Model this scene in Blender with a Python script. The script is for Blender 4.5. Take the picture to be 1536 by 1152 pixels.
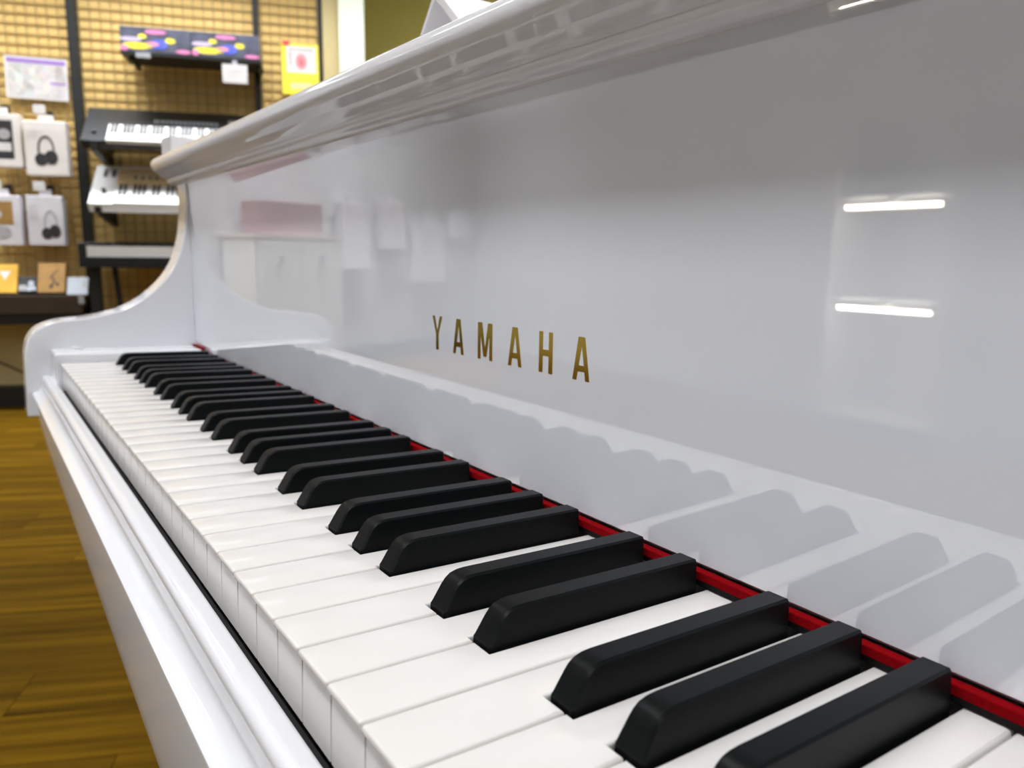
import bpy, bmesh, math, random
from mathutils import Vector, Matrix
random.seed(7)
for o in list(bpy.data.objects): bpy.data.objects.remove(o)
S = bpy.context.scene
COL = S.collection
PI = math.pi

# ---------------------------------------------------------------- camera
cam = bpy.data.cameras.new('camera'); co = bpy.data.objects.new('camera', cam); COL.objects.link(co)
cam.sensor_width = 36.0; cam.lens = 27.424; cam.clip_start = .01
_R = ((0.569722, -0.142548, 0.809381), (0.821754, 0.084753, -0.563504), (0.011729, 0.986153, 0.165425))
_m = Matrix(_R).to_4x4(); _m.translation = (0.94963, -0.07427, 0.12099); co.matrix_world = _m
cam.dof.use_dof = True; cam.dof.focus_distance = .30; cam.dof.aperture_fstop = 15.0
S.camera = co

# ---------------------------------------------------------------- world and exposure
w = bpy.data.worlds.new('world'); S.world = w; w.use_nodes = True
w.node_tree.nodes['Background'].inputs[0].default_value = (.9, .95, 1, 1)
w.node_tree.nodes['Background'].inputs[1].default_value = .25
S.view_settings.view_transform = 'Standard'; S.view_settings.look = 'None'
S.view_settings.gamma = 1; S.view_settings.use_curve_mapping = False
S.view_settings.exposure = 0.0
LAMP = 11.0           # watts of each ceiling panel

FLOOR = -.72; CEIL = 2.0
W0 = Vector((-3.957, .406, 0)); WA = math.radians(70)
WD = Vector((math.cos(WA), math.sin(WA), 0)); WN = Vector((math.sin(WA), -math.cos(WA), 0))
def wp(s, out, h):                       # a point of the display wall: along it, out of it, above the floor
    p = W0 + WD*s + WN*out; return (p.x, p.y, FLOOR + h)

# ---------------------------------------------------------------- materials
def mat(name, col, rough=.5, metal=0, noise=0, nscale=8, emit=None, estr=0, coat=0, spec=.5, trans=0, bump=0, ior=1.5):
    m = bpy.data.materials.new(name); m.use_nodes = True
    nt = m.node_tree; b = nt.nodes['Principled BSDF']
    b.inputs['Base Color'].default_value = (*col, 1); b.inputs['Roughness'].default_value = rough
    b.inputs['Metallic'].default_value = metal; b.inputs['Specular IOR Level'].default_value = spec
    b.inputs['Coat Weight'].default_value = coat; b.inputs['Coat Roughness'].default_value = .012; b.inputs['Coat IOR'].default_value = ior
    b.inputs['Transmission Weight'].default_value = trans
    if emit: b.inputs['Emission Color'].default_value = (*emit, 1); b.inputs['Emission Strength'].default_value = estr
    if noise or bump:
        tc = nt.nodes.new('ShaderNodeTexCoord'); n = nt.nodes.new('ShaderNodeTexNoise'); n.inputs['Scale'].default_value = nscale
        nt.links.new(tc.outputs['Object'], n.inputs['Vector'])
        if noise:
            r = nt.nodes.new('ShaderNodeValToRGB'); nt.links.new(n.outputs['Fac'], r.inputs['Fac'])
            r.color_ramp.elements[0].color = (*[c*(1-noise) for c in col], 1); r.color_ramp.elements[1].color = (*[min(1, c*(1+noise)) for c in col], 1)
            r.color_ramp.elements[0].position = .3; r.color_ramp.elements[1].position = .7
            nt.links.new(r.outputs['Color'], b.inputs['Base Color'])
        if bump:
            bp = nt.nodes.new('ShaderNodeBump'); bp.inputs['Strength'].default_value = bump; bp.inputs['Distance'].default_value = .001
            nt.links.new(n.outputs['Fac'], bp.inputs['Height']); nt.links.new(bp.outputs['Normal'], b.inputs['Normal'])
    return m
WHITE = mat('white_polyester', (.78, .785, .81), .02, noise=.01, nscale=3)
LACQ = mat('white_fallboard_lacquer', (.785, .81, .865), .02, noise=.01, nscale=3, coat=1.0, ior=2.0)
IVORY = mat('key_plastic', (.755, .73, .70), .14, noise=.012, nscale=25)
EBONY = mat('sharp_plastic', (.003, .0038, .0042), .40, spec=.13, noise=.15, nscale=300)
GOLD = mat('gold_lettering', (.78, .55, .10), .12, 1.0, noise=.03, nscale=40)
FELT = mat('red_felt', (.19, .0008, .003), .95, spec=.05, noise=.2, nscale=900)
GAPSHADE = mat('gap_shade', (.006, .006, .006), .9, noise=.1, nscale=90)  # near-black: shade of the gaps around the keys put into the colour
BLACKM = mat('black_metal', (.012, .013, .013), .5, noise=.1, nscale=30)
BLACKP = mat('black_plastic', (.010, .012, .014), .38, noise=.1, nscale=60)
GREYP = mat('grey_button', (.20, .21, .22), .5, noise=.1, nscale=60)
WHITEP = mat('white_plastic', (.74, .75, .74), .35, noise=.02, nscale=20)
CREAM = mat('cream_panel_print', (.66, .50, .28), .5, noise=.05, nscale=30)
KEYW = mat('keyboard_white', (.76, .76, .74), .3, noise=.02, nscale=50)
PAPER = mat('paper_white', (.68, .66, .65), .6, noise=.02, nscale=20)
PACK = mat('pack_card', (.74, .70, .66), .45, noise=.03, nscale=15)
PACKB = mat('pack_card_cool', (.70, .69, .73), .45, noise=.03, nscale=15)
PRINTD = mat('print_dark', (.03, .028, .03), .5, noise=.3, nscale=60)
PRINTG = mat('print_grey', (.42, .41, .42), .5, noise=.1, nscale=60)
PRINTL = mat('print_light_grey', (.60, .58, .56), .5, noise=.1, nscale=60)
CLEAR = mat('clear_acrylic', (.85, .88, .92), .1, noise=.02, nscale=9, trans=.6)
PURPLE = mat('print_purple', (.30, .17, .50), .6, noise=.1, nscale=40)
YELLOW = mat('print_yellow', (.88, .74, .06), .5, noise=.06, nscale=30)
RED = mat('print_red', (.72, .06, .08), .5, noise=.06, nscale=30)
MAUVE = mat('mauve_box', (.40, .25, .28), .6, noise=.05, nscale=8)
ROSE = mat('print_rose', (.78, .30, .33), .5, noise=.1, nscale=60)
PINK = mat('print_pink', (.72, .22, .45), .5, noise=.15, nscale=30)
BLUE = mat('print_blue', (.10, .13, .62), .5, noise=.2, nscale=30)
LILAC = mat('print_lilac', (.55, .48, .62), .5, noise=.15, nscale=30)
SLATE = mat('print_slate', (.085, .09, .13), .45, noise=.35, nscale=14)
KRAFT = mat('kraft_card', (.36, .20, .055), .7, noise=.12, nscale=20)
AMBER = mat('amber_card', (.66, .38, .04), .5, noise=.15, nscale=14)
GUITARC = mat('pale_blue_card', (.48, .52, .58), .4, noise=.05, nscale=20)
BROWN = mat('dark_brown_board', (.035, .020, .008), .6, noise=.2, nscale=12)
TAN = mat('tan_wall_board', (.80, .57, .21), .75, noise=.05, nscale=2.5)
TANL = mat('tan_trim', (.55, .45, .22), .7, noise=.05, nscale=3)
WIRE = mat('tan_wire', (.50, .365, .145), .4, metal=.2, noise=.05, nscale=20)
OLIVE = mat('olive_wall', (.50, .44, .12), .8, noise=.05, nscale=2)
PILLAR = mat('pale_pillar', (.74, .80, .66), .6, noise=.02, nscale=3)
GREYW = mat('grey_wall', (.50, .505, .52), .8, noise=.04, nscale=2)
CEILM = mat('ceiling_white', (.74, .74, .73), .9, noise=.03, nscale=5)
LAMPM = mat('lamp_diffuser', (.9, .9, .9), .5, emit=(.97, .99, 1.04), estr=4)
LEDM = mat('led_bar', (.9, .9, .85), .5, emit=(1, .90, .72), estr=30)
PEDG = mat('shelf_grey', (.40, .41, .43), .6, noise=.05, nscale=10)

def wood():
    m = bpy.data.materials.new('brown_laminate'); m.use_nodes = True; nt = m.node_tree; b = nt.nodes['Principled BSDF']
    L = nt.links.new; N = nt.nodes.new
    tc = N('ShaderNodeTexCoord'); mp = N('ShaderNodeMapping'); mp.inputs['Scale'].default_value = (1.2, 22, 1)
    oi = N('ShaderNodeObjectInfo'); ad = N('ShaderNodeVectorMath'); ad.operation = 'ADD'
    mu = N('ShaderNodeMath'); mu.operation = 'MULTIPLY'; mu.inputs[1].default_value = 40; L(oi.outputs['Random'], mu.inputs[0])
    cx = N('ShaderNodeCombineXYZ'); L(mu.outputs[0], cx.inputs[0]); L(mu.outputs[0], cx.inputs[1])
    L(tc.outputs['Object'], mp.inputs[0]); L(mp.outputs[0], ad.inputs[0]); L(cx.outputs[0], ad.inputs[1])
    n = N('ShaderNodeTexNoise'); n.inputs['Scale'].default_value = 1.3; n.inputs['Detail'].default_value = 6; L(ad.outputs[0], n.inputs['Vector'])
    r = N('ShaderNodeValToRGB'); L(n.outputs['Fac'], r.inputs[0])
    r.color_ramp.elements[0].color = (.046, .0225, .0008, 1); r.color_ramp.elements[0].position = .3
    r.color_ramp.elements[1].color = (.130, .070, .003, 1); r.color_ramp.elements[1].position = .7
    hs = N('ShaderNodeHueSaturation'); L(r.outputs[0], hs.inputs['Color'])
    mr = N('ShaderNodeMapRange'); mr.inputs[3].default_value = .75; mr.inputs[4].default_value = 1.2; L(oi.outputs['Random'], mr.inputs[0]); L(mr.outputs[0], hs.inputs['Value'])
    L(hs.outputs[0], b.inputs['Base Color']); b.inputs['Roughness'].default_value = .75; b.inputs['Specular IOR Level'].default_value = .03
    return m
WOOD = wood()
def sheetprint():
    m = bpy.data.materials.new('leaflet_print'); m.use_nodes = True; nt = m.node_tree; b = nt.nodes['Principled BSDF']
    L = nt.links.new; N = nt.nodes.new
    tc = N('ShaderNodeTexCoord'); mp = N('ShaderNodeMapping'); mp.inputs['Scale'].default_value = (38, 1, 34); L(tc.outputs['Object'], mp.inputs[0])
    v = N('ShaderNodeTexVoronoi'); v.inputs['Scale'].default_value = 1; L(mp.outputs[0], v.inputs['Vector'])
    hs = N('ShaderNodeHueSaturation'); hs.inputs['Saturation'].default_value = .22; hs.inputs['Value'].default_value = .95; L(v.outputs['Color'], hs.inputs['Color'])
    mx = N('ShaderNodeMix'); mx.data_type = 'RGBA'; mx.inputs[0].default_value = .35; mx.inputs[6].default_value = (.50, .46, .43, 1); L(hs.outputs[0], mx.inputs[7])
    L(mx.outputs[2], b.inputs['Base Color']); b.inputs['Roughness'].default_value = .5
    return m
LEAFLET = sheetprint()

# ---------------------------------------------------------------- mesh helpers
class MB:
    def __init__(s): s.v = []; s.f = []
    def add(s, vs, fs):
        n = len(s.v); s.v += [tuple(p) for p in vs]; s.f += [tuple(i+n for i in f) for f in fs]; return s
    def box(s, a, b):
        x0, y0, z0 = a; x1, y1, z1 = b
        return s.add([(x0,y0,z0),(x1,y0,z0),(x1,y1,z0),(x0,y1,z0),(x0,y0,z1),(x1,y0,z1),(x1,y1,z1),(x0,y1,z1)],
                     [(0,3,2,1),(4,5,6,7),(0,1,5,4),(1,2,6,5),(2,3,7,6),(3,0,4,7)])
    def prism(s, poly, lo, hi, ax):       # closed 2-d outline swept along an axis
        n = len(poly)
        def P(a, b, c): return (c, a, b) if ax == 0 else ((a, c, b) if ax == 1 else (a, b, c))
        vs = [P(a, b, lo) for a, b in poly] + [P(a, b, hi) for a, b in poly]
        return s.add(vs, [tuple(range(n))[::-1], tuple(range(n, 2*n))] + [(i, (i+1) % n, n+(i+1) % n, n+i) for i in range(n)])
    def cyl(s, p0, p1, r, n=10, r1=None):
        p0, p1 = Vector(p0), Vector(p1); d = (p1-p0).normalized(); r1 = r if r1 is None else r1
        u = d.orthogonal().normalized(); w_ = d.cross(u)
        vs = [p0+(u*math.cos(t)+w_*math.sin(t))*r for t in [2*PI*i/n for i in range(n)]] + [p1+(u*math.cos(t)+w_*math.sin(t))*r1 for t in [2*PI*i/n for i in range(n)]]
        return s.add(vs, [tuple(range(n))[::-1], tuple(range(n, 2*n))] + [(i, (i+1) % n, n+(i+1) % n, n+i) for i in range(n)])
    def tube(s, pts, r, n=8):
        for a, b in zip(pts[:-1], pts[1:]): s.cyl(a, b, r, n)
        return s
    def disc(s, cx, cz, rx, rz, y, t=.0006, n=24, a0=0):   # flat oval facing -y
        poly = [(cx+rx*math.cos(2*PI*i/n+a0), cz+rz*math.sin(2*PI*i/n+a0)) for i in range(n)]
        return s.prism(poly, y-t, y, 1)
    def mesh(s, name, smooth=None):
        me = bpy.data.meshes.new(name); me.from_pydata(s.v, [], s.f)
        bm = bmesh.new(); bm.from_mesh(me); bmesh.ops.recalc_face_normals(bm, faces=bm.faces); bm.to_mesh(me); bm.free()
        if smooth is not None:
            for p in me.polygons: p.use_smooth = True
            me.set_sharp_from_angle(angle=math.radians(smooth))
        return me
def link(name, me, m, parent=None, loc=(0,0,0), rot=(0,0,0)):
    o = bpy.data.objects.new(name, me); COL.objects.link(o)
    if me and m: me.materials.clear(); me.materials.append(m)
    o.parent = parent; o.location = loc; o.rotation_euler = rot; return o
def part(name, mb, m, parent, smooth=None, bevel=0, seg=2, loc=(0,0,0), rot=(0,0,0)):
    o = link(name, mb.mesh(name, smooth), m, parent, loc, rot)
    if bevel:
        b = o.modifiers.new('bevel', 'BEVEL'); b.width = bevel; b.segments = seg; b.limit_method = 'ANGLE'; b.angle_limit = math.radians(40)
        for p in o.data.polygons: p.use_smooth = True
        o.data.set_sharp_from_angle(angle=math.radians(40)); b.harden_normals = True
    return o
def tag(o, label=None, cat=None, group=None, kind=None):
    if label: o['label'] = label
    if cat: o['category'] = cat
    if group: o['group'] = group
    if kind: o['kind'] = kind
    return o
def thing(name, label, cat, loc=(0,0,0), rot=(0,0,0), group=None):
    return tag(link(name, None, None, None, loc, rot), label, cat, group)
def catmull(pts, n=6):
    out = []
    for i in range(len(pts)-1):
        p0 = pts[max(i-1, 0)]; p1 = pts[i]; p2 = pts[i+1]; p3 = pts[min(i+2, len(pts)-1)]
        for k in range(n):
            t = k/n
            out.append(tuple(.5*(2*b+(c-a)*t+(2*a-5*b+4*c-d)*t*t+(-a+3*b-3*c+d)*t**3) for a, b, c, d in zip(p0, p1, p2, p3)))
    return out+[pts[-1]]
def arc(cx, cy, r, a0, a1, n, ry=None):
    ry = ry or r
    return [(cx+r*math.cos(math.radians(a0+(a1-a0)*i/n)), cy+ry*math.sin(math.radians(a0+(a1-a0)*i/n))) for i in range(n+1)]

# ================================================================= SETTING
# floor: a sub-floor, and the boards in view one by one
fl = link('floor', MB().box((-7, -3.6, FLOOR-.05), (4.2, 6, FLOOR-.006)).mesh('floor'), WOOD); tag(fl, kind='structure')
FA = math.radians(66); fd = Vector((math.cos(FA), math.sin(FA))); fn = Vector((-math.sin(FA), math.cos(FA)))
PW, PL = .15, .91
pm = MB().box((-PL/2+.0008, -PW/2+.0008, -.006), (PL/2-.0008, PW/2-.0008, 0)).mesh('plank'); pm.materials.append(WOOD)
for i in range(-8, 27):                                   # rows away from the camera
    for j in range(-2, 3):
        c = Vector((.35, .1)) + fn*(PW*i) + fd*(PL*(j+((i*.37) % 1)-.35))
        o = bpy.data.objects.new('plank', pm); COL.objects.link(o); o.parent = fl
        o.location = (c.x, c.y, FLOOR); o.rotation_euler.z = FA
tag(link('ceiling', MB().box((-7, -3.6, CEIL), (4.2, 6, CEIL+.1)).mesh('ceiling'), CEILM), kind='structure')
tag(link('wall_left', MB().box((-7, -3.7, FLOOR), (4.2, -3.6, CEIL)).mesh('wall_left'), GREYW), kind='structure')
tag(link('wall_behind', MB().box((4.2, -3.6, FLOOR), (4.3, 6, CEIL)).mesh('wall_behind'), GREYW), kind='structure')
tag(link('wall_right', MB().box((-7, 6, FLOOR), (4.2, 6.1, CEIL)).mesh('wall_right'), GREYW), kind='structure')
H = CEIL-FLOOR
tag(link('wall_back_grey', MB().box((-4.22, 0, 0), (-1.3, .12, H)).mesh('wall_back_grey'), GREYW, None, wp(0,0,0), (0,0,WA)), kind='structure')
wb = link('wall_back', MB().box((-1.3, 0, 0), (1.40, .12, H)).mesh('wall_back'), TAN, None, wp(0,0,0), (0,0,WA)); tag(wb, kind='structure')
t1 = link('trim_1', MB().box((1.365, -.05, 0), (1.452, 0, H)).mesh('trim'), TANL, None, wp(0,0,0), (0,0,WA)); tag(t1, kind='structure')
pl = link('wall_pillar', MB().box((1.452, -.09, 0), (1.59, .60, H)).mesh('pillar'), PILLAR, None, wp(0,0,0), (0,0,WA)); tag(pl, kind='structure')
rw_ = link('wall_recess', MB().box((1.59, .50, 0), (5.6, .62, H)).mesh('recess'), OLIVE, None, wp(0,0,0), (0,0,WA)); tag(rw_, kind='structure')
# plinth and lower board below the leaflet shelf
tag(link('baseboard_back', MB().box((-4.2, -.14, 0), (1.36, 0, .105)).mesh('plinth'), BLACKM, None, wp(0,0,0), (0,0,WA)), kind='structure')
tag(link('trim_2', MB().box((-1.3, -.06, .105), (1.36, 0, .452)).mesh('low_board'), TANL, None, wp(0,0,0), (0,0,WA)), kind='structure')

# wire mesh panels of the display wall
def wire_panel(s0, s1, h0, h1, label):
    t = thing('mesh_panel', label, 'wire mesh', wp(s0, 0, h0), (0,0,WA), 'wire mesh panels on the display wall')
    m = MB(); r = .0028; n = int(round((s1-s0)/.05)); k = int((h1-h0)/.05)
    for i in range(n+1):
        x = (s1-s0)*i/n; m.box((x-r, -.016, 0), (x+r, -.010, h1-h0))
    for j in range(k+1):
        m.box((0, -.010, j*.05-r*.8), (s1-s0, -.005, j*.05+r*.8))
    part('wire_grid', m, WIRE, t)
    for x in (.05, s1-s0-.05):
        for z in (.1, (h1-h0)-.1): part('wall_clip', MB().box((x-.008, -.03, z-.008), (x+.008, 0, z+.008)), WIRE, t)
wire_panel(-1.25, .077, .48, 2.6, 'wide tan wire mesh panel behind the headphone packs')
wire_panel(.128, .995, .48, 2.6, 'tan wire mesh panel between two black posts behind the keyboards')
wire_panel(1.035, 1.333, .48, 2.6, 'narrow tan wire mesh panel behind the yellow price poster')

# ceiling lamps
def lamp(x, y, rz, label='long white ceiling light panel in the shop ceiling', watts=LAMP, spread=108):
    t = thing('ceiling_light', label, 'ceiling light', (x, y, CEIL), (0,0,rz), 'ceiling light panels')
    m = MB(); m.box((-.64, -.14, -.05), (.64, -.125, 0)).box((-.64, .125, -.05), (.64, .14, 0)).box((-.64, -.125, -.05), (-.62, .125, 0)).box((.62, -.125, -.05), (.64, .125, 0))
    part('housing', m, WHITEP, t); part('diffuser', MB().box((-.62, -.125, -.030), (.62, .125, -.0)), LAMPM, t)
    ld = bpy.data.lights.new('panel_light', 'AREA'); ld.shape = 'RECTANGLE'; ld.size = 1.22; ld.size_y = .24; ld.energy = watts; ld.color = (.965, .985, 1.02); ld.spread = math.radians(spread)
    lo = bpy.data.objects.new('panel_light', ld); COL.objects.link(lo); lo.parent = t; lo.location = (0, 0, -.034)
for s, o_, w_ in ((-2.6, .6, 34), (-.9, .55, 23), (.5, .55, 25), (1.8, .55, 18), (2.9, .0, 32)): lamp(*[wp(s, o_, 0)[k] for k in (0, 1)], WA, 'long white ceiling light panel along the display wall', w_, 105)
for x in (-1.7, .2, 2.1):
    for y in (-2.3, -.5, 1.3, 3.2): lamp(x, y, 0, watts=LAMP*(2.1 if x > 2 else 1)*(.45 if y < -2 else 1), spread=150 if y < -2 or x > 2 else 100)

# ================================================================= GRAND PIANO  (built in millimetres of the key plane)
TILT = math.radians(-1.9)
piano = thing('grand_piano', 'glossy white grand piano with gold lettering on its fallboard', 'piano', (0, 0, FLOOR), (TILT, 0, 0))
OFF = Matrix.Rotation(-TILT, 3, 'X') @ Vector((0, 0, -FLOOR))
def pp(name, mb, m, smooth=None, bevel=0, seg=2, loc=(0,0,0), parent=None, rot=(0,0,0)):
    mb.v = [tuple(c*.001 for c in v) for v in mb.v]
    l = Vector(loc)*.001 + (OFF if parent is None else Vector((0,0,0)))
    return part(name, mb, m, parent or piano, smooth, bevel, seg, l, rot)
P = 23.5; KW = 52*P; XL, XR = -52, KW+52           # arm faces
AW = 42                                             # arm thickness
# --- white and black keys
names = ['A','B'] + ['C','D','E','F','G','A','B']*7 + ['C']
shoff = {'C': -2.0, 'D': 3.0, 'F': -3.0, 'G': 0.0, 'A': 3.5}
sharps = [(i+1)*P + shoff[n] for i, n in enumerate(names) if n in shoff and i < 51]
def white_mesh(lc, rc):                            # lc / rc: tail limits, measured from the key's left edge
    g = .50; x0, x1 = g, P-g; yt = 49.6; tl = x0 if lc is None else lc; tr = x1 if rc is None else rc
    def outline(y0):
        p = [(x0, y0), (x1, y0)]
        if rc is not None: p += [(x1, yt), (tr, yt)]
        p += [(tr, 150), (tl, 150)]
        if lc is not None: p += [(tl, yt), (x0, yt)]
        return p
    bm = bmesh.new()
    def slab(poly, z0, z1):
        n = len(poly); lo = [bm.verts.new((a*.001, b*.001, z0*.001)) for a, b in poly]; hi = [bm.verts.new((a*.001, b*.001, z1*.001)) for a, b in poly]
        bm.faces.new(hi); bm.faces.new(lo[::-1]); es = []
        for i in range(n):
            f = bm.faces.new((lo[i], lo[(i+1) % n], hi[(i+1) % n], hi[i]))
        return hi, lo
    hi, lo = slab(outline(0), -2.6, 0)
    slab([(a, b) if b > 1 else (a, 1.7) for a, b in outline(0)], -25.6, -2.55)
    bm.normal_update()
    hs = set(hi); es = [e for e in bm.edges if e.verts[0] in hs and e.verts[1] in hs]
    es += [e for e in bm.edges if (e.verts[0] is lo[0] and e.verts[1] is lo[1]) or (e.verts[0] is lo[1] and e.verts[1] is lo[0])]
    es += [e for e in bm.edges if {e.verts[0], e.verts[1]} in ({lo[0], hi[0]}, {lo[1], hi[1]})]
    bmesh.ops.bevel(bm, geom=es, offset=.0010, segments=3, affect='EDGES', profile=.5)
    bmesh.ops.recalc_face_normals(bm, faces=bm.faces)
    me = bpy.data.meshes.new('white_key'); bm.to_mesh(me); bm.free(); me.materials.append(IVORY)
    for p in me.polygons: p.use_smooth = True
    me.set_sharp_from_angle(angle=math.radians(35)); return me
NH = 6.5
cache = {}
for i, n in enumerate(names):
    x = i*P
    lc = next((s+NH-x for s in sharps if abs(s-x) < 6), None); rc = next((s-NH-x for s in sharps if abs(s-x-P) < 6), None)
    k = (None if lc is None else round(lc, 2), None if rc is None else round(rc, 2))
    if k not in cache: cache[k] = white_mesh(*k)
    dz = random.uniform(-.08, .08)
    o = bpy.data.objects.new('white_key', cache[k]); COL.objects.link(o); o.parent = piano; o.location = Vector((x*.001, 0, dz*.001)) + OFF
def black_mesh():
    path = [(50.4, -6), (50.4, .9), (50.9, 1.5), (54.2, 7.4), (55.6, 9.4), (57.4, 10.9), (60, 11.75), (63, 12.0), (143.6, 12.0), (144.6, 11.6), (145, 10.6), (145, -6)]
    n = len(path); c = .75; hw = lambda z: 5.35-max(z, 0)*.085
    inn = []
    for i, (y, z) in enumerate(path):
        a = Vector(path[max(i-1, 0)]); b = Vector(path[min(i+1, n-1)]); d = (b-a).normalized(); nn = Vector((d.y, -d.x))
        q = Vector((y, z)) + nn*c; inn.append((q.x, q.y))
    def corner(i):                                  # the front slope narrows into a facet towards the top
        y, z = path[i]; return 1.9 if 9 < z < 12 and y < 62 else .75
    v = []; f = []
    for s in (-1, 1):
        for i in range(n):
            y, z = path[i]; h = hw(z); v += [(s*(h-.75), y, z)]
        for i in range(n):
            y, z = inn[i]; h = hw(z); v += [(s*h, y, z)]
    for i in range(n-1):
        f.append((i, i+1, 2*n+i+1, 2*n+i))
        f.append((i, n+i, n+i+1, i+1)); f.append((2*n+i, 2*n+i+1, 3*n+i+1, 3*n+i))
    f.append(tuple(range(n, 2*n))); f.append(tuple(range(3*n, 4*n))[::-1])
    m = MB(); m.add([tuple(c_*.001 for c_ in q) for q in v], f); me = m.mesh('black_key', 25); me.materials.append(EBONY); return me
bme = black_mesh()
for s in sharps:
    o = bpy.data.objects.new('black_key', bme); COL.objects.link(o); o.parent = piano; o.location = Vector((s*.001, 0, random.uniform(-.1, .1)*.001)) + OFF
# --- key frame, bed and slip
pp('key_frame', MB().box((XL+.5, -2, -55), (XR-.5, 150, -30)), GAPSHADE)  # near-black block, so the gap behind the slip has its shade in colour
slip = [(-2.4, -62), (-2.4, -23.2), (-3.0, -22.2), (-4.4, -21.4)] + [(-9.0, -20.3)] + arc(-9.6, -24.2, 3.9, 80, 178, 8) + catmull([(-13.6, -25.4), (-13.8, -29.6), (-14.9, -33.6), (-18.0, -37.2), (-22.6, -39.3)], 4) + [(-23.4, -39.8), (-23.6, -41)]
m = MB(); n = len(slip)+1
zb = lambda x: -97-.05*(x+10)
vs = [(XL, y, (z if z > -62 else zb(XL))) for y, z in slip] + [(XL, -13.5, zb(XL))] + [(XR, y, (z if z > -62 else zb(XR))) for y, z in slip] + [(XR, -13.5, zb(XR))]
m.add(vs, [tuple(range(n))[::-1], tuple(range(n, 2*n))] + [(i, (i+1) % n, n+(i+1) % n, n+i) for i in range(n)])
pp('key_slip', m, WHITE, 40)
pp('key_bed', MB().box((XL, -2.2, -97), (XR, 175, -56)), WHITE)
# --- key blocks with their screw caps
for sx in (0, 1):
    x0, x1 = (XL, -1.2) if sx == 0 else (KW+1.2, XR)
    b = pp('key_block', MB().box((x0, -4.5, -58), (x1, 146.2, 10.4)), WHITE, bevel=.0035, seg=4)
    pp('screw_cap', MB().cyl((x0+12 if sx == 0 else x1-12, 21, 10.2), (x0+12 if sx == 0 else x1-12, 21, 12.8), 6.5, 20), WHITE, bevel=.0008, parent=b)
# --- arms
armp = [(-29, -66), (-29, 2)] + catmull([(-28.6, 5), (-26, 18), (-19.5, 28.8), (-10, 35.6), (4, 40.2), (20, 42.2), (40, 45.2), (66, 52.2), (82, 59.8), (96, 69), (114, 86), (128, 106.5), (136.6, 131), (140.6, 153), (142.2, 180), (141, 202), (138.5, 216)], 4) + [(176, 216), (176, -66)]
for x0 in (XL-AW, XR):
    a = pp('arm', MB().prism(armp, x0, x0+AW, 0), WHITE, 30, bevel=.0045, seg=4)
    a.modifiers['bevel'].angle_limit = math.radians(50)
# --- fallboard with the curved top, felt and lettering
fy = lambda z: 147.4-(z-100)*.030
face = [(fy(7)+1.2, 7), (fy(8.2), 8.2)] + [(fy(z), z) for z in range(15, 176, 10)]
cove = []
y, z, ang = fy(180), 180, .030
for k in range(24):
    cove.append((y, z)); ds = 2.0; ang = .030+.0012*(k+1)**2; y -= math.sin(ang)*ds; z += math.cos(ang)*ds
cove = [q for q in cove if q[1] < 204]
fb = face + cove + [(cove[-1][0]+6, 204.5), (168, 204.5), (168, 7)]
fall = pp('fallboard', MB().prism(fb, XL+.4, XR-.4, 0), LACQ, 20)
pp('felt_shade_strip', MB().box((XL+52.5, 148.2, .3), (XR-52.5, 153, 4.0)), GAPSHADE)  # dark strip added below the felt, painting the shade of the void there
fe = MB().box((XL+52.5, 146.6, 2.9), (XR-52.5, 150.6, 6.5))
for a, b in ((XL, -1.2), (KW+1.2, XR)): fe.box((a+.2, 146.0, 6.0), (b-.2, 149.0, 12.2))
pp('nameboard_felt', fe, FELT, bevel=.0006)
ZB, ZT = 69.4, 89.2; HT = ZT-ZB
def letter(ch, x0, x1):
    W = x1-x0; st = 3.1; polys = []
    if ch == 'H':
        mid = HT*.49; polys = [[(0,0),(st,0),(st,HT),(0,HT)], [(W-st,0),(W,0),(W,HT),(W-st,HT)], [(st,mid-1.5),(W-st,mid-1.5),(W-st,mid+1.5),(st,mid+1.5)]]
    elif ch == 'A':
        c = W/2; t = 2.3; k = (c-t)/HT
        polys = [[(0,0),(2.9,0),(c+.25,HT-4.0),(c+.25,HT),(c-t,HT)], [(W,0),(c+t,HT),(c+.25,HT),(c+.25,HT-4.0),(W-2.9,0)], [(2.9+.55,4.0),(W-3.45,4.0),(W-4.1,6.8),(4.1,6.8)]]
    elif ch == 'Y':
        c = W/2; s = 1.55; polys = [[(c-s,0),(c+s,0),(c+s,HT*.47),(c-s,HT*.47)], [(c-s,HT*.47),(c+.1,HT*.47),(c+.1,HT*.56),(3.0,HT),(0,HT)], [(c+s,HT*.47),(W,HT),(W-3.0,HT),(c+.1,HT*.56),(c+.1,HT*.47)]]
    elif ch == 'M':
        c = W/2; polys = [[(0,0),(2.9,0),(2.9,HT),(0,HT)], [(W-2.9,0),(W,0),(W,HT),(W-2.9,HT)], [(2.9,HT),(2.9,HT-7),(c-1.5,1.6),(c+.05,1.6),(c+.05,6.4),(4.4,HT)], [(W-2.9,HT),(W-4.4,HT),(c+.05,6.4),(c+.05,1.6),(c+1.5,1.6),(W-2.9,HT-7)]]
    m = MB()
    for p in polys:
        vs = []
        for dy in (-.10, .25):
            vs += [(x0+a, fy(ZB+b)+dy, ZB+b) for a, b in p]
        k = len(p); m.add(vs, [tuple(range(k))[::-1], tuple(range(k, 2*k))] + [(i, (i+1) % k, k+(i+1) % k, k+i) for i in range(k)])
    o = pp('letter', m, GOLD, parent=fall); o['label'] = 'gold letter ' + ch; return o
for ch, a, b in (('Y', 543.6, 555.2), ('A', 567.6, 579.3), ('M', 593.9, 608.2), ('A', 622.9, 634.9), ('H', 649.3, 660.1), ('A', 675.2, 687.2)): letter(ch, a, b)
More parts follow.
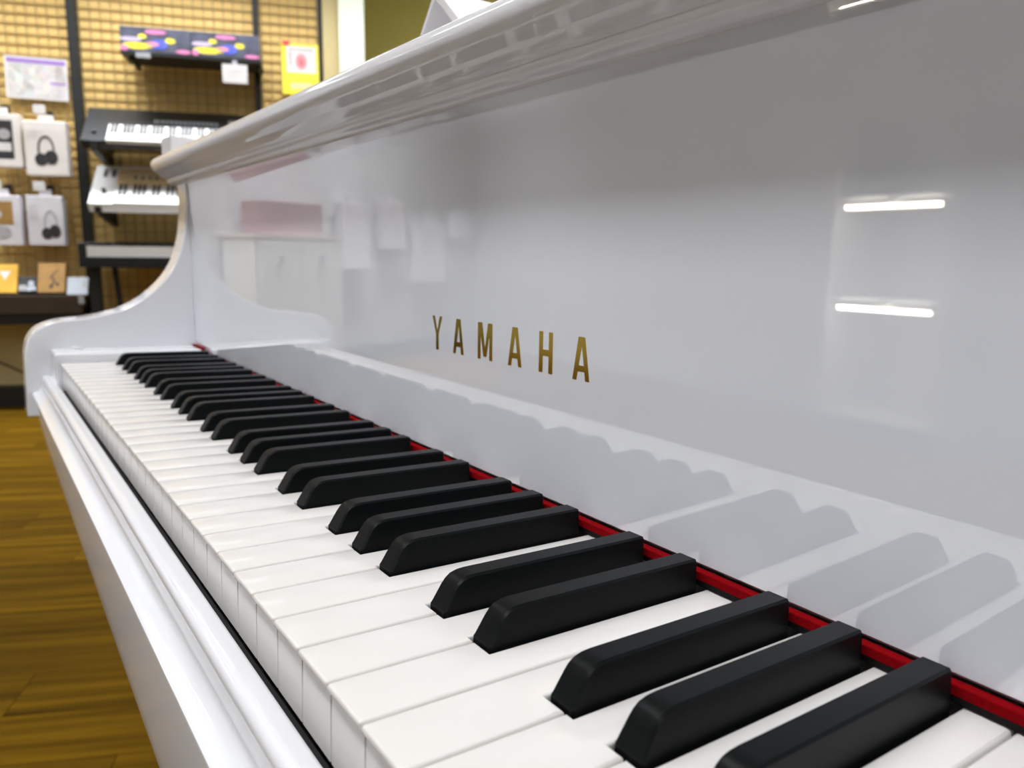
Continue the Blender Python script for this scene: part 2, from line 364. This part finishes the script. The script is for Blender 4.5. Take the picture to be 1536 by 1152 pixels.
# --- lid: moulded front flap, main lid
nose = [(420, 216.5), (152, 216.5), (152, 203.4)] + [(137.5, 202.4), (136.2, 202.5)]
nose += arc(137.0, 209.0, 6.6, 262, 190, 8, 6.4)[1:] + [(130.6, 208.4)]
nose += catmull([(130.2, 209.0), (127.6, 210.0), (125.6, 211.6), (123.6, 213.4), (122.4, 214.6)], 4)
nose += [(119.2, 215.6), (118.4, 216.4)]
nose += arc(123.5, 224.8, 10.6, 232, 95, 16, 9.8) + [(130, 235.2), (420, 235.2)]
lx0, lx1 = XL-AW-6, XR+AW+6
lid = pp('lid_flap', MB().prism(nose, lx0, lx1, 0), WHITE, 24, bevel=.002, seg=3)
lid.modifiers['bevel'].angle_limit = math.radians(70)
body = [(XL-AW, 176)] + [(XL-AW, 1180)] + catmull([(XL-AW, 1250), (-40, 1420), (120, 1500), (300, 1470), (450, 1330), (620, 1080), (860, 900), (1080, 790), (1240, 680), (XR+AW, 520)], 6) + [(XR+AW, 176)]
pp('rim', MB().prism(body, -66, 216, 2), WHITE, 30)
lb = [(lx0, 422), (lx0, 1250)] + catmull([(lx0, 1255), (-46, 1426), (120, 1507), (304, 1477), (456, 1335), (624, 1086), (864, 907), (1084, 797), (1246, 686), (lx1, 522)], 6) + [(lx1, 422)]
pp('main_lid', MB().prism(lb, 216.3, 235.2, 2), WHITE, 30, bevel=.003)
# --- legs, pedals
for x, y in ((20, 300), (1200, 300), (180, 1250)):
    m = MB().box((-55, -55, -80), (55, 55, 0)).add([(a*s_, b*s_, z) for z, s_ in ((-80, 45), (-560, 30)) for a, b in ((-1,-1),(1,-1),(1,1),(-1,1))], [(0,3,2,1),(4,5,6,7),(0,1,5,4),(1,2,6,5),(2,3,7,6),(3,0,4,7)]).box((-38, -38, -600), (38, 38, -560))
    top = -66; h = (Matrix.Rotation(-TILT, 3, 'X') @ Vector((0, 0, 1)))
    zl = top; need = (720 + (y*math.sin(TILT)) + zl)       # height of the leg top above the floor
    m.v = [(a, b, c if c > -100 else (-(need-60) if c > -600 and c <= -560 and c == -560 else (-(need-2) if c == -600 else c))) for a, b, c in m.v]
    leg = pp('leg', m, WHITE, loc=(x, y, zl+2), bevel=.004)
    leg.rotation_euler = (-TILT, 0, 0)
    pp('caster', MB().cyl((-12, 0, -(need-14)), (12, 0, -(need-14)), 14, 16), GOLD, parent=leg)
m = MB().box((540, 330, -560), (690, 380, -480)).cyl((570, 355, -480), (570, 355, -66), 10).cyl((655, 355, -480), (655, 355, -66), 10)
ly = pp('pedal_lyre', m, WHITE, 40)
for x in (570, 612, 655): pp('pedal', MB().box((x-11, 235, -545), (x+11, 332, -536)), GOLD, bevel=.003, parent=ly)

# things standing on the lid
RX = Matrix.Rotation(TILT, 3, 'X')
def onlid(x, y): return tuple(RX @ Vector((x*.001, y*.001, .2353)))
t = thing('tent_card', 'white folded tent card standing on the piano lid', 'sign', onlid(442, 200), (TILT, 0, 0))
part('far_panel', MB().prism([(-.057, 0), (-.054, 0), (.002, .069), (.0, .072)], 0, .09, 1), PAPER, t)
part('near_panel', MB().prism([(.088, 0), (.080, 0), (-.001, .068), (.0, .0735)], 0, .09, 1), PAPER, t)
t = tag(link('card_box', MB().box((0, 0, 0), (.036, .2, .0200)).mesh('card_box'), PAPER, None, onlid(-82, 122), (TILT, 0, math.radians(6))), 'small white cardboard box lying on the end of the piano lid', 'box')
bv = t.modifiers.new('bevel', 'BEVEL'); bv.width = .0015; bv.segments = 2

# ================================================================= DISPLAY WALL
def wthing(name, label, cat, s, out, h, group=None, tilt=0): return thing(name, label, cat, wp(s, out, h), (tilt, 0, WA), group)
# black posts and brackets
rack = wthing('keyboard_rack', 'black metal rack of two wall posts and brackets carrying the keyboards', 'rack', .1, 0, 0)
part('post', MB().box((-.023, -.05, .46), (.023, 0, 2.68)), BLACKM, rack, bevel=.002)
part('post', MB().box((.895, -.05, .46), (.925, 0, 2.68)), BLACKM, rack, bevel=.002)
for h, o in ((1.335, .345), (1.030, .36)):
    for s in (.115, .80):
        part('bracket', MB().prism([(0, h-.07), (-o, h-.012), (-o, h+.03), (-o+.015, h+.03), (-o+.02, h), (-.08, h+.17), (0, h+.20)], s, s+.03, 0), BLACKM, rack)
tag(part('wall_post', MB().box((-.011, -.04, 0), (.011, 0, 2.2)), BLACKM, None, loc=wp(1.352, 0, .46), rot=(0,0,WA)), 'thin black wall post beside the pale pillar', 'post')

def keyboard(name, label, s0, s1, bot, top, th, body, k0, k1, nk, klen, extra, group='keyboards displayed on the rack'):
    dh = top[1]-bot[1]; do = bot[0]-top[0]; D = math.hypot(dh, do); a = math.atan2(dh, do)
    t = wthing(name, label, 'keyboard', s0, bot[0], bot[1], group, a); L = s1-s0
    part('body', MB().box((0, 0, -th), (L, D, 0)), body, t, bevel=.006)
    x0, x1 = k0-s0, k1-s0; pw = (x1-x0)/nk; m = MB(); b = MB()
    for i in range(nk):
        m.box((x0+i*pw+.0006, -.004, -.012), (x0+(i+1)*pw-.0006, klen, .010))
        if i < nk-1 and i % 7 not in (2, 6): b.box((x0+(i+1)*pw-.0055, klen*.42, .009), (x0+(i+1)*pw+.0055, klen-.001, .019))
    part('white_keys', m, KEYW, t); part('black_keys', b, BLACKP, t)
    extra(t, L, D, klen); return t
def x1_(t, L, D, k):
    m = MB()
    for i in range(13): m.box((.36+i*.022, k+.045, 0), (.374+i*.022, k+.075, .004))
    m.box((.325, k+.045, 0), (.335, k+.075, .004)).box((.340, k+.045, 0), (.350, k+.075, .004))
    part('buttons', m, GREYP, t); part('display', MB().box((.69, k+.03, 0), (.80, k+.10, .003)), PRINTG, t); part('pitch_knob', MB().cyl((.055, k*.55, 0), (.055, k*.55, .012), .011, 14), BLACKM, t)
keyboard('synthesizer_keyboard', 'black keyboard with white keys on the upper rack brackets', .165, 1.03, (.335, 1.372), (.105, 1.566), .05, BLACKP, .285, .99, 36, .135, x1_)
def x2_(t, L, D, k):
    part('control_panel', MB().box((.115, k+.012, 0), (L-.02, D-.03, .002)), CREAM, t)
    m = MB()
    for i in range(12): m.cyl((.20+i*.035, k+.075, .002), (.20+i*.035, k+.075, .016), .007, 10)
    part('knobs', m, GREYP, t)
    w_ = MB().box((.045, D-.11, 0), (.060, D-.05, .006)).box((.085, D-.11, 0), (.100, D-.05, .006)); part('wheels', w_, PRINTD, t)
    part('joystick', MB().cyl((.065, .10, 0), (.065, .10, .02), .011, 12), PRINTD, t)
keyboard('white_keyboard', 'white keyboard with a cream control panel on the middle rack brackets', .185, 1.02, (.37, 1.062), (.10, 1.276), .055, WHITEP, .305, .985, 30, .15, x2_)
# digital piano on its own stand
t = wthing('digital_piano', 'black digital piano with white key strip on a black stand', 'keyboard', .14, .10, 0)
part('body', MB().box((0, -.32, .745), (1.0, .045, .80)), BLACKP, t, bevel=.004)
part('back_panel', MB().box((.0, -.12, .80), (1.0, .045, .872)), BLACKP, t, bevel=.004)
part('cheek', MB().box((0, -.32, .80), (.036, -.12, .868)), BLACKP, t, bevel=.004)
part('cheek', MB().box((.964, -.32, .80), (1.0, -.12, .868)), BLACKP, t, bevel=.004)
m = MB(); b = MB()
for i in range(40):
    x = .038+i*.0231; m.box((x, -.315, .80), (x+.0225, -.13, .852))
    if i % 7 not in (2, 6): b.box((x+.017, -.22, .852), (x+.028, -.13, .862))
part('white_keys', m, KEYW, t); part('black_keys', b, BLACKP, t)
for x in (.02, .93): part('leg', MB().box((x, -.23, 0), (x+.05, -.19, .745)), BLACKM, t)
part('foot', MB().box((.02, -.33, 0), (.07, .04, .03)), BLACKM, t); part('foot', MB().box((.93, -.33, 0), (.98, .04, .03)), BLACKM, t)
part('brace', MB().cyl((.05, -.20, .20), (.52, -.20, .745), .013, 8), BLACKM, t)
part('brace', MB().cyl((.95, -.20, .20), (.48, -.20, .745), .013, 8), BLACKM, t)
part('inner_post', MB().cyl((.17, -.20, .30), (.135, -.20, .745), .014, 8), BLACKM, t)

# two printed cartons on a wall shelf bracket
br = wthing('shelf_bracket', 'black wall shelf under the two printed cartons', 'shelf', .372, 0, 1.800)
part('board', MB().box((0, -.30, 0), (.67, -.051, .016)), BLACKM, br); part('strut', MB().box((.03, -.25, -.02), (.045, -.017, 0)), BLACKM, br); part('strut', MB().box((.645, -.25, -.02), (.66, -.0505, 0)), BLACKM, br); part('price_rail', MB().box((.07, -.305, -.012), (.14, -.298, .012)), CLEAR, br)
for s, lb_ in ((.374, 'colourful printed carton on the wall shelf, the one above the clear price rail'), (.706, 'colourful printed carton on the wall shelf, the one above the white price tag')):
    t = wthing('printed_carton', lb_, 'box', s, .298, 1.816, 'printed cartons on the wall shelf')
    part('carton', MB().box((0, 0, 0), (.329, .235, .118)), SLATE, t, bevel=.002)
    m = MB().disc(.075, .028, .068, .016, 0, .0008).disc(.155, .034, .05, .012, 0, .0011); part('printed_flame', m, YELLOW, t)
    part('printed_badge', MB().disc(.102, .074, .020, .011, 0, .0010), YELLOW, t); part('printed_badge', MB().disc(.232, .060, .024, .013, 0, .0010), YELLOW, t)
    part('printed_patch', MB().disc(.165, .098, .050, .010, 0, .0006), PINK, t); part('printed_patch', MB().disc(.050, .058, .050, .011, 0, .0005), LILAC, t)
    part('printed_patch', MB().disc(.180, .040, .040, .024, 0, .0014), BLUE, t); part('printed_patch', MB().disc(.292, .012, .037, .009, 0, .0006), PINK, t)
    part('printed_patch', MB().disc(.150, .040, .030, .010, 0, .0017), ROSE, t); part('printed_patch', MB().disc(.018, .015, .017, .014, 0, .0012), PINK, t)
t = wthing('price_tag', 'white price tag hanging below the printed cartons', 'price tag', .849, .306, 1.692)
part('card', MB().box((0, 0, 0), (.123, .002, .092)), PAPER, t); part('clip', MB().box((.05, 0, .092), (.075, .004, .112)), CLEAR, t)
m = MB()
for k, (a, b_) in enumerate(((.02, .09), (.02, .07))): m.box((a, -.0005, .06-k*.022), (b_, 0, .064-k*.022))
part('printed_line', m, PRINTL, t)

# leaflet and poster
t = wthing('leaflet_sheet', 'white leaflet with a purple heading pinned to the mesh', 'poster', -.231, .036, 1.605)
part('sheet', MB().box((0, 0, 0), (.288, .003, .207)), PAPER, t); part('printed_body', MB().box((.010, -.0008, .012), (.278, 0, .172)), LEAFLET, t)
part('printed_heading', MB().box((.008, -.0008, .176), (.280, 0, .197)), PURPLE, t); part('printed_corner', MB().box((.205, -.0012, .078), (.28, 0, .088)), PURPLE, t)
t.rotation_euler = (0, math.radians(1.2), WA)
t = wthing('price_poster', 'yellow and white price poster with a red mark on the mesh', 'poster', 1.138, .036, 1.702)
part('sheet', MB().box((0, 0, 0), (.203, .003, .272)), YELLOW, t)
part('printed_field', MB().box((.028, -.0006, .118), (.186, 0, .258)), PAPER, t); part('printed_mark', MB().disc(.107, .178, .030, .042, 0, .0014), ROSE, t)
part('printed_digit', MB().box((.098, -.0020, .160), (.104, 0, .198)).box((.104, -.002, .160), (.117, 0, .166)).box((.104, -.002, .178), (.117, 0, .184)).box((.113, -.002, .166), (.119, 0, .178)), RED, t)
m = MB()
for k in range(5): m.box((.040, -.0010, .16+k*.014), (.058, 0, .168+k*.014))
part('printed_text', m, PRINTG, t); part('printed_heading', MB().box((.040, -.001, .236), (.172, 0, .244)), PRINTG, t)
m = MB()
for k in range(7): m.box((.05+k*.016, -.0010, .030), (.059+k*.016, 0, .064))
part('printed_bars', m, PRINTL, t); part('corner_tab', MB().box((.008, -.004, .262), (.045, 0, .282)), RED, t)

# headphone packs on hooks
def hook(s, h, label, L=.20, clear=False):
    t = wthing('display_hook', label, 'hook', s, 0, h, 'display hooks on the mesh')
    part('arm', MB().cyl((0, 0, 0), (0, -L, .006), .0028, 8), BLACKM, t)
    part('wall_plate', MB().box((-.012, -.032, -.02), (.012, 0, .02)), BLACKM, t)
    part('tag_holder', MB().box((-.028, -L-.004, -.018), (.028, -L, .026)), PAPER if not clear else WHITEP, t, bevel=.002)
def pack(s0, s1, h0, h1, label, m, style):
    W, Hh = s1-s0, h1-h0
    t = wthing('headphone_pack', label, 'headphone box', s0, .155, h0, 'headphone packs on the mesh')
    part('carton', MB().box((0, 0, 0), (W, .075, Hh)), m, t, bevel=.004)
    part('hang_tab', MB().box((W*.32, .034, Hh), (W*.68, .037, Hh+.034)), m, t)
    if style == 'phones' or style == 'phones_low':
        cx, cz, rx, rz = (W*.50, Hh*.48, W*.20, Hh*.255) if style == 'phones' else (W*.64, Hh*.44, W*.19, Hh*.27)
        a0, a1 = (-35, 205) if style == 'phones' else (-20, 200); n = 28; pts = []
        for k in range(n+1):
            a = math.radians(a0+(a1-a0)*k/n); pts.append((cx+rx*math.cos(a), cz+rz*math.sin(a)))
        inn = [(cx+(x-cx)*.78, cz+(z-cz)*.86-.002) for x, z in pts]
        b = MB()
        for k in range(n): b.prism([pts[k], pts[k+1], inn[k+1], inn[k]], -.0012, 0, 1)
        part('printed_headband', b, PRINTD if style == 'phones' else PRINTG, t)
        part('printed_ear_cup', MB().disc(cx-rx*.62, cz-rz*.72, W*.155, Hh*.115, 0, .0016, a0=.4), PRINTD, t)
        part('printed_ear_cup', MB().disc(cx+rx*.55, cz-rz*.55, W*.155, Hh*.13, 0, .0020, a0=.2), PRINTD, t)
        m2 = MB()
        for k in range(3 if style == 'phones' else 6):
            z = Hh*(.80-.055*k); m2.box((W*.08, -.0008, z), (W*(.45 if style == 'phones' and k == 0 else .30), 0, z+Hh*.016))
        part('printed_lines', m2, PRINTL, t)
    elif style == 'window':
        part('printed_photo', MB().box((W*.05, -.0008, Hh*.16), (W*.82, 0, Hh*.88)), PRINTD, t)
        part('printed_band', MB().box((W*.05, -.0014, Hh*.30), (W*.76, 0, Hh*.46)), PAPER, t)
        part('printed_ear_cup', MB().disc(W*.60, Hh*.62, W*.16, Hh*.10, 0, .0016), PRINTG, t)
    else:
        part('printed_photo', MB().box((0, -.0008, Hh*.42), (W*.80, 0, Hh*.88)), KRAFT, t)
        part('printed_patch', MB().disc(W*.45, Hh*.26, W*.28, Hh*.14, 0, .0012), PRINTG, t)
        part('printed_patch', MB().disc(W*.30, Hh*.62, W*.22, Hh*.10, 0, .0014), PRINTL, t)
pack(-.135, .062, 1.207, 1.478, 'white headphone box with black headphones, hanging under the purple leaflet', PACK, 'phones')
pack(-.330, -.150, 1.243, 1.505, 'white headphone box with a dark picture panel on the upper hook row', PACK, 'window')
pack(-.152, .018, .852, 1.106, 'pale grey headphone box with slim black headphones on the lower hook row', PACKB, 'phones_low')
pack(-.355, -.180, .850, 1.103, 'pale box with an orange and grey picture on the lower hook row', PACKB, 'photo')
hook(-.040, 1.523, 'black display hook with white tag above the upper black-headphone box')
hook(-.245, 1.545, 'black display hook with white tag above the dark picture box')
hook(-.070, 1.146, 'black display hook with white tag above the slim-headphone box')
hook(-.268, 1.146, 'black display hook with white tag above the orange picture box', clear=True)
# white packs added further along the wall, stand-ins for blurred shapes the fallboard mirrors
for s, h, w_, hh, lb_ in ((-2.78, .72, .28, .50, 'tall plain pale stand-in pack hanging on the grey wall beside the cream cabinet'), (-3.20, .88, .26, .38, 'mid-sized plain pale stand-in pack hanging on the grey wall'), (-3.70, .60, .36, .50, 'widest plain pale stand-in pack hanging on the grey wall'), (-4.05, .98, .20, .25, 'smallest plain pale stand-in pack hanging on the grey wall')):
    t = wthing('stand_in_pack', lb_, 'box', s, .12, h, 'stand-in packs on the grey wall')
    part('carton', MB().box((0, 0, 0), (w_, .085, hh)), PACKB, t, bevel=.004); part('hang_tab', MB().box((w_*.4, .04, hh), (w_*.6, .045, hh+.05)), PACKB, t); part('hook', MB().cyl((w_*.5, .115, hh+.04), (w_*.5, 0, hh+.045), .004, 8), BLACKM, t)

t = wthing('stand_in_cabinet', 'cream stand-in cabinet against the grey wall, added for the fallboard reflection', 'cabinet', -2.28, .35, 0)  # invented cabinet out of view, stands in for a blurred mirrored shape
part('body', MB().box((0, 0, .06), (.74, .345, .93)), WHITEP, t, bevel=.004); part('plinth', MB().box((.02, .02, 0), (.72, .345, .06)), PEDG, t); part('top', MB().box((-.01, -.01, .93), (.75, .345, .955)), PACK, t)
for x in (.03, .375): d_ = part('door', MB().box((x, -.012, .09), (x+.335, 0, .90)), WHITEP, t, bevel=.002); part('handle', MB().box((x+.15, -.03, .80), (x+.19, -.012, .815)), GREYP, d_)
tag(part('stand_in_box', MB().box((0, 0, 0), (.5, .24, .22)), MAUVE, None, bevel=.006, loc=wp(-2.15, .30, .955), rot=(0,0,WA)), 'dusty pink stand-in box on the cream cabinet, added for the fallboard reflection', 'box')  # invented pink box, gives the fallboard a pinkish shape to mirror
# leaflet shelf with small goods
t = wthing('goods_shelf', 'dark brown wall shelf holding small boxed goods', 'shelf', -.75, .0, .452)
part('board', MB().box((0, -.30, .115), (.86, -.0, .148)), BROWN, t, bevel=.002); part('front_apron', MB().box((0, -.30, .055), (.86, -.285, .115)), BROWN, t)
part('bottom_rail', MB().box((0, -.29, 0), (.90, -.02, .05)), BLACKM, t)
part('label_holder', MB().box((.845, -.304, .105), (.872, -.300, .155)), CLEAR, t)
def leaning(name, label, cat, s, w_, h, d, m, decor=None, lean=22, out=.27):
    t = wthing(name, label, cat, s, out, .6005+d*math.sin(math.radians(lean)), 'small goods on the brown shelf', 0); t.rotation_euler = (math.radians(-lean), 0, WA)
    part('carton', MB().box((0, 0, 0), (w_, d, h)), m, t, bevel=.002)
    if decor: decor(t, w_, h)
    return t
def d_y(t, w_, h): part('printed_emblem', MB().prism([(w_*.35, h*.75), (w_*.75, h*.75), (w_*.55, h*.45)], -.0008, 0, 1), PAPER, t)
leaning('amber_pack', 'amber yellow pack leaning on the brown shelf', 'box', -.32, .125, .155, .03, AMBER, d_y)
def d_k(t, w_, h):
    part('printed_dots', MB().disc(w_*.7, h*.55, w_*.16, h*.18, 0, .001).disc(w_*.62, h*.22, w_*.16, h*.16, 0, .001).disc(w_*.85, h*.25, w_*.12, h*.14, 0, .001), GUITARC, t)
    part('printed_panel', MB().box((w_*.05, -.0008, h*.1), (w_*.45, 0, h*.45)), PRINTG, t)
leaning('black_pack', 'small black pack with pale dots on the brown shelf', 'box', -.190, .085, .085, .04, PRINTD, d_k)
def d_b(t, w_, h):
    m = MB(); pts = [(w_*.75, h*.78), (w_*.55, h*.62), (w_*.48, h*.50), (w_*.62, h*.42), (w_*.55, h*.25)]
    for a, b in zip(pts[:-1], pts[1:]): m.prism([(a[0]-.004, a[1]), (a[0]+.004, a[1]+.002), (b[0]+.004, b[1]), (b[0]-.004, b[1]-.002)], -.001, 0, 1)
    part('printed_figure', m, PRINTD, t); part('printed_figure', MB().disc(w_*.5, h*.2, .008, .012, 0, .001).disc(w_*.72, h*.28, .008, .010, 0, .001), PRINTD, t)
leaning('kraft_carton', 'brown kraft carton with a black line drawing on the shelf', 'box', -.102, .128, .160, .035, KRAFT, d_b)
def d_c(t, w_, h): part('printed_mark', MB().disc(w_*.82, h*.62, w_*.09, h*.25, 0, .001), PRINTG, t)
leaning('pale_card', 'pale blue card leaning at the end of the brown shelf', 'card', .034, .098, .098, .004, GUITARC, d_c, 25)
# thin cord in front of the lower board
tag(part('cord', MB().tube([wp(s, .066, h) for s, h in catmull([(-.75, .36), (-.52, .285), (-.36, .225), (-.25, .17), (-.05, .118), (.2, .111)], 6)], .004, 8), BROWN, None), 'thin brown cord sagging along the tan lower board', 'cord')

# lit display shelf opposite the piano (its light bars mirror in the fallboard)
t = thing('display_shelf', 'grey display shelf with two lit bars standing against the grey wall', 'shelf', (-1.0, -3.2, FLOOR))
for x in (-.30, .28): part('side_panel', MB().box((x, -.38, 0), (x+.02, .18, 1.5)), PEDG, t)
for z in (.10, .66, 1.12): part('shelf_board', MB().box((-.28, -.38, z), (.28, .17, z+.02)), PEDG, t)
for z in (.625, 1.085): part('light_bar', MB().box((-.215, .165, z-.008), (.215, .20, z+.012)), LEDM, t); part('bar_mount', MB().box((-.02, .12, z+.012), (.02, .19, z+.036)), PEDG, t)
